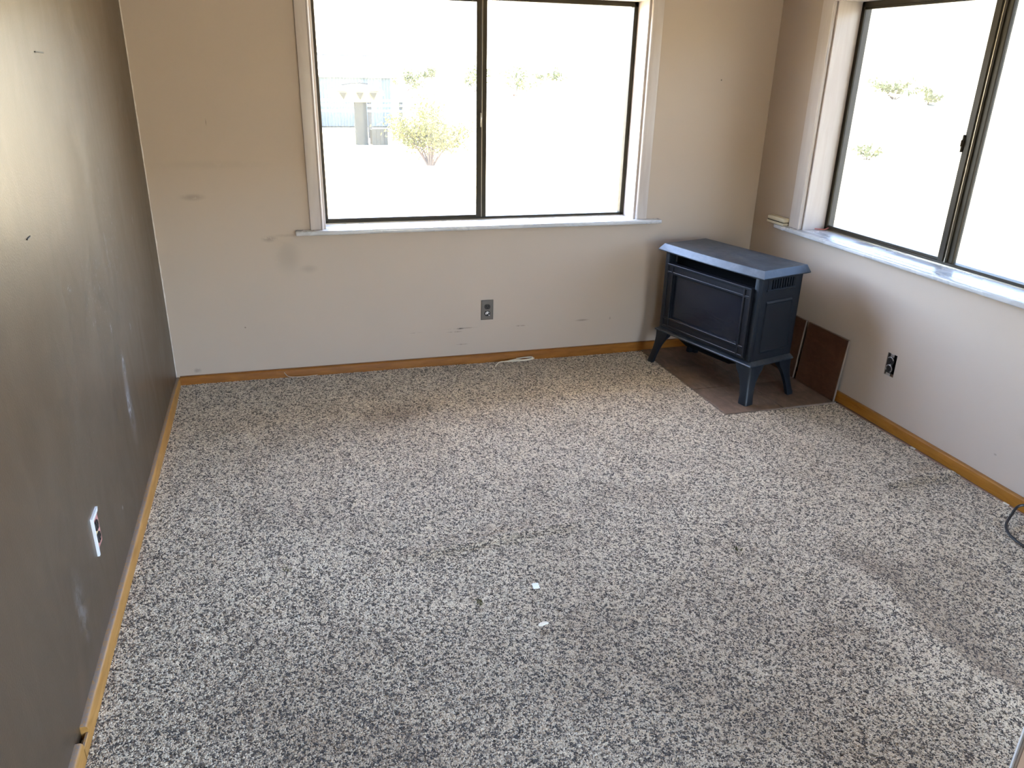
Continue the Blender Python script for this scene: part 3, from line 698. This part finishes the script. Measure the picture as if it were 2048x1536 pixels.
def thread(pts, lab):
    MB().tube([(x, y, cz_at(x, y)+z) for x, y, z in spline(pts, 6)], .0014, 5).build('thread', m_string, None, True, label=lab, category='thread')
thread([(.530, -.020, .030), (.548, -.030, .012), (.58, -.040, .010), (.63, -.044, .010), (.70, -.036, .010)], 'thin pale thread on the carpet at the left part of the back baseboard')
b = MB(); b.poly([[(-.012, -.010, z), (.009, -.014, z), (.012, .010, z), (-.008, .014, z)] for z in (0, .0012)])
o = b.build('paper_scrap', m_paper, None, label='small square white paper scrap on the carpet', category='paper'); o.location = (1.27, -2.052, cz_at(1.27, -2.052)+.009); o.rotation_euler = (.10, -.08, .1)
b = MB(); b.poly([[(-.017, -.003, z), (-.008, -.009, z), (.006, -.005, z), (.017, -.006, z), (.015, .003, z), (.004, .007, z), (-.010, .004, z)] for z in (0, .005)])
o = b.build('plaster_chip', m_chip, None, label='cream plaster chip on the carpet nearer than the paper scrap', category='chip'); o.location = (1.232, -2.238, cz_at(1.232, -2.238)+.011); o.rotation_euler = (-.22, .10, .25)
def crumbs(x, y, n, r, lab):
    b = MB()
    for k in range(n):
        a = random.random()*6.28; q = r*math.sqrt(random.random()); px, py = q*math.cos(a), q*math.sin(a); L_ = .006+random.random()*.007; a2 = random.random()*3.14
        b.tube([(px, py, .003), (px+L_*.5*math.cos(a2), py+L_*.5*math.sin(a2), .008), (px+L_*math.cos(a2), py+L_*math.sin(a2), .004)], .0014, 4, 0, .5)
    o = b.build('plant_crumbs', m_lint, None, label=lab, category='debris', kind='stuff'); o.location = (x, y, cz_at(x, y)+.004)
crumbs(1.072, -2.086, 16, .014, 'olive plant crumbs on the carpet beside the paper scrap')
crumbs(2.03, -2.03, 14, .014, 'olive plant crumbs on the carpet in front of the stove')
crumbs(.50, -1.76, 8, .018, 'olive plant crumbs on the carpet near the white outlet')
b = MB(); b.tube([(x, y, z) for x, y, z in spline([(3.246, -2.16, .075), (3.20, -2.11, .055), (3.15, -2.125, .030), (3.085, -2.165, .018), (3.045, -2.225, .016), (3.035, -2.30, .016), (3.06, -2.42, .016), (3.12, -2.6, .016)], 8)], .0052, 8)
b.build('cable', m_cable, None, True, label='black cable curling on the carpet by the right baseboard', category='cable')
def staple(y, z, L_, tilt, lab):
    o = MB().box(0, .003, -L_/2, L_/2, -.0017, .0017, .0008).build('wall_staple', m_cable, None, label=lab, category='staple'); o.location = (0, y, z); o.rotation_euler = (tilt, 0, 0)
staple(-1.502, 1.576, .088, -.02, 'thin black slit-like staple high on the dark wall')
staple(-1.932, 1.166, .030, .08, 'short black staple lower on the dark wall')

# ------------------------------------------------------------------ outside
GZ = -.30
def terrain(x, y):
    r = math.hypot(x-1.6, y); t = max(0, r-27); return GZ+.105*t*t/(t+18)+(.25*math.sin(x*.11)*math.sin(y*.09+1) if r > 30 else 0)
def dry_ground():
    m = NT('dry_grassland'); P = m.pos()
    n1 = m.noise(P, .35, 5, .6); n2 = m.noise(P, 6, 5, .7)
    c = m.mix(n1, (.30, .25, .16), (.38, .33, .22)); c = m.mix(m.mr(n2, .45, .75, 0, .4), c, (.28, .25, .13))
    m.set(Base_Color=c, Roughness=.95, Specular_IOR_Level=.1); return m.m
m_ground = dry_ground()
rr = [0, .8, 1.6, 3, 5, 8, 12, 16, 20, 24, 28, 32, 37, 43, 50, 60, 75, 95, 120, 160, 220, 320]
vs_, fs_ = [], []; NA = 72
for i, r in enumerate(rr):
    for k in range(NA):
        a = k*2*PI/NA; x, y = 1.6+max(r, .01)*math.cos(a), max(r, .01)*math.sin(a); vs_.append((x, y, terrain(x, y)))
for i in range(len(rr)-1):
    for k in range(NA): fs_.append((i*NA+k, (i+1)*NA+k, (i+1)*NA+(k+1) % NA, i*NA+(k+1) % NA))
gm = D.meshes.new('ground'); gm.from_pydata(vs_, [], fs_); gm.shade_smooth(); gm.materials.append(m_ground)
g = D.objects.new('ground', gm); C.objects.link(g); g['kind'] = 'structure'

m_sheet = simple('galvanised_sheet', (.080, .093, .096), .8, 0, .03); m_shedroof = simple('shed_roof_sheet', (.62, .62, .6), .5, .2); m_oldwood = simple('weathered_dark_wood', (.030, .029, .023), .95, 0, .0, .3, 8); m_trough = simple('weathered_tan_trough', (.16, .14, .07), .9, 0, .05, .4, 4)
m_ridge = simple('grey_ridge_cap', (.035, .035, .033), .9, 0, .02); m_bark = simple('reddish_twigs', (.10, .06, .04), .9)
def leaf_mat(name, a, b_):
    m = NT(name); n_ = m.noise(m.pos(), 9, 2); m.set(Base_Color=m.mix(m.mr(n_, .35, .65), a, b_), Roughness=.7, Specular_IOR_Level=.2); return m.m
m_leaf = leaf_mat('yellow_green_leaves', (.070, .066, .014), (.15, .14, .035)); m_leaf2 = leaf_mat('olive_scrub_leaves', (.05, .06, .02), (.11, .11, .04)); m_leaf3 = leaf_mat('brightened_scrub_leaves', (.22, .23, .11), (.34, .33, .17))  # last leaf set lightened to offset the dimmed right window
# shed
sh = empty('metal_shed', (.95, 22.0, GZ), 0, label='low corrugated metal shed far beyond the back window', category='shed')
X0, X1, HE = -3.35, 3.35, 1.52
MB().box(X0+.03, X1-.03, .06, 3.5, 0, HE).build('shed_body', m_oldwood, sh)
for i in range(10):
    x0 = X0+i*.67; v, f = [], []; n = 28
    for k in range(n+1):
        x = x0+.67*k/n; yy = .022*math.sin(k*2*PI/4)
        v += [(x, yy, .04), (x, yy, HE)]
    f = [(2*k, 2*k+2, 2*k+3, 2*k+1) for k in range(n)]
    mm_ = D.meshes.new('metal_sheet'); mm_.from_pydata(v, [], f); mm_.materials.append(m_sheet)
    o = D.objects.new('metal_sheet', mm_); C.objects.link(o); o.parent = sh
    so = o.modifiers.new('thick', 'SOLIDIFY'); so.thickness = .004
MB().poly([[(X0-.12, -.12, HE), (X0-.12, 1.75, HE+.62), (X0-.12, 3.6, HE), (X0-.12, 3.6, HE-.05), (X0-.12, 1.75, HE+.56), (X0-.12, -.12, HE-.05)], [(X1+.05, -.12, HE), (X1+.05, 1.75, HE+.62), (X1+.05, 3.6, HE), (X1+.05, 3.6, HE-.05), (X1+.05, 1.75, HE+.56), (X1+.05, -.12, HE-.05)]]).build('shed_roof', m_shedroof, sh)
MB().poly([[(x, 1.60, HE+.59), (x, 1.75, HE+.66), (x, 1.90, HE+.59)] for x in (X0-.14, X1+.07)]).build('ridge_cap', m_ridge, sh)
# pedestal with trough
pd = empty('pedestal_trough', (2.72, 16.35, GZ), 0, label='wide shallow trough on a dark wooden pillar in front of the shed', category='trough')
MB().poly([[(-.15, -.12, 0), (.15, -.12, 0), (.15, .12, 0), (-.15, .12, 0)], [(-.14, -.11, 1.0), (.14, -.11, 1.0), (.14, .11, 1.0), (-.14, .11, 1.0)]]).build('pillar', m_oldwood, pd)
b = MB(); rings = []
for u, h0, h1, wd in ((-.80, .20, .25, .04), (-.55, .08, .27, .2), (-.2, .0, .26, .28), (.2, .0, .25, .28), (.45, .07, .24, .2), (.58, .16, .22, .05)):
    rings.append([(u, -wd, 1.0+h1), (u, -wd*.6, 1.0+h0), (u, wd*.6, 1.0+h0), (u, wd, 1.0+h1)])
b.poly(rings).build('trough', m_trough, pd)
for u in (-.42, -.02, .30):
    MB().poly([[(u-.09, -.30, 1.22), (u+.08, -.30, 1.22), (u+.01, -.24, 1.06)], [(u-.09, -.27, 1.22), (u+.08, -.27, 1.22), (u+.01, -.21, 1.06)]]).build('trough_patch', m_oldwood, pd)
rings = [[(u, -.26, 1.26), (u, 0, 1.26+h), (u, .26, 1.26)] for u, h in ((-.72, .02), (-.4, .11), (-.05, .16), (.3, .12), (.55, .02))]
MB().poly(rings).build('lid', m_trough, pd)
MB().tube([(-.42, -.02, 1.385), (-.2, -.02, 1.43), (0, -.02, 1.44), (.2, -.02, 1.42)], .014, 5).build('lid_rib', m_ridge, pd)
cr = empty('wooden_crate', (3.14, 16.35, GZ), .1, label='small dark wooden crate beside the pillar', category='crate')
MB().box(-.195, .195, -.15, .15, 0, .36).build('crate_box', m_oldwood, cr)
for k in range(4): MB().box(-.20+.1*k+.004, -.20+.1*(k+1)-.004, -.162, -.148, .0, .385, .003).build('plank', m_oldwood, cr)
# low plank rail behind the pedestal
rl = empty('plank_bench', (2.9, 18.2, GZ), 0, label='low plank rail standing between the pillar and the shed', category='bench')
for x in (-1.15, .25, 1.1): MB().box(x-.05, x+.05, -.05, .05, 0, .98).build('bench_post', m_ridge, rl)
for z in (.70, .84, .96): MB().box(-1.25, 1.2, -.08, -.05, z-.035, z+.035).build('rail', m_sheet, rl)
def bush(name, x, y, h, wd, nl, lm, lab, grp=None, ls=.035, nb=26):
    z0 = terrain(x, y); t = empty(name, (x, y, z0-.02), 0, label=lab, category='bush')
    if grp: t['group'] = grp
    R_ = random.Random(int(x*100+y*10)); b = MB(); tips = []
    for k in range(nb):
        a = R_.random()*6.28; q = math.sqrt(R_.random())*wd/2; hh = h*(.55+.45*R_.random())*(1-.35*(q/(wd/2))**2)
        p1 = Vector((q*.35*math.cos(a), q*.35*math.sin(a), hh*.45)); p2 = Vector((q*math.cos(a), q*math.sin(a), hh))
        b.tube([(.05*math.cos(a), .05*math.sin(a), 0), p1, p2], .012*h, 4, 0, .25); tips += [(p1, p2)]
    b.build('branches', m_bark, t)
    v, f = [], []
    for k in range(nl):
        p1, p2 = R_.choice(tips); u = R_.random(); p = p1.lerp(p2, .15+.95*u)+Vector((R_.gauss(0, 1), R_.gauss(0, 1), R_.gauss(0, .7)))*.085*h
        d = Vector((R_.gauss(0, 1), R_.gauss(0, 1), R_.gauss(.4, 1))).normalized(); e = d.cross(Vector((R_.gauss(0, 1), R_.gauss(0, 1), R_.gauss(0, 1)))).normalized(); n_ = d.cross(e)
        s = ls*(.7+.6*R_.random()); i = len(v)
        v += [p-d*s, p+e*s*.4+n_*s*.15, p+d*s, p-e*s*.4+n_*s*.15]; f += [(i, i+1, i+2), (i, i+2, i+3)]
    mm_ = D.meshes.new('foliage'); mm_.from_pydata([tuple(q) for q in v], [], f); mm_.materials.append(lm)
    o = D.objects.new('foliage', mm_); C.objects.link(o); o.parent = t; o['kind'] = 'stuff'
bush('desert_bush', 3.6, 11.9, 1.3, 1.6, 6800, m_leaf, 'yellow-green bush with bare reddish branches outside the back window')
def at_az(az, dist): return .577+dist*math.sin(math.radians(az)), -4.01+dist*math.cos(math.radians(az))
for (az, dist, h, wd, lab) in ((9.2, 46, 1.3, 2.4, 'olive scrub bush at the end of the shed roof'), (10.9, 52, .9, 1.3, 'smallest olive scrub bush right of the shed'), (13.9, 47, 1.6, 2.2, 'olive scrub bush left of the back window mullion'),
                               (16.6, 45, 1.8, 3.0, 'wide olive scrub bush right of the back window mullion'), (19.0, 52, 1.0, 2.2, 'low olive scrub bush in the right pane of the back window'),
                               (41.3, 46, 1.2, 3.0, 'wide olive scrub bush in the right window'), (43.3, 44, .8, 1.0, 'small round scrub bush in the right window'), (37.2, 44, .7, 1.2, 'low scrub bush near the far jamb of the right window')):
    x, y = at_az(az, dist); bush('scrub_bush', x, y, h, wd, 500, m_leaf3 if az > 30 else m_leaf2, lab, 'scrub bushes on the hillside', .10, 10)
x, y = at_az(40.4, 21); bush('grass_clump', x, y, .42, .8, 260, m_leaf3, 'dry grass clump on the ground outside the right window', None, .05, 14)
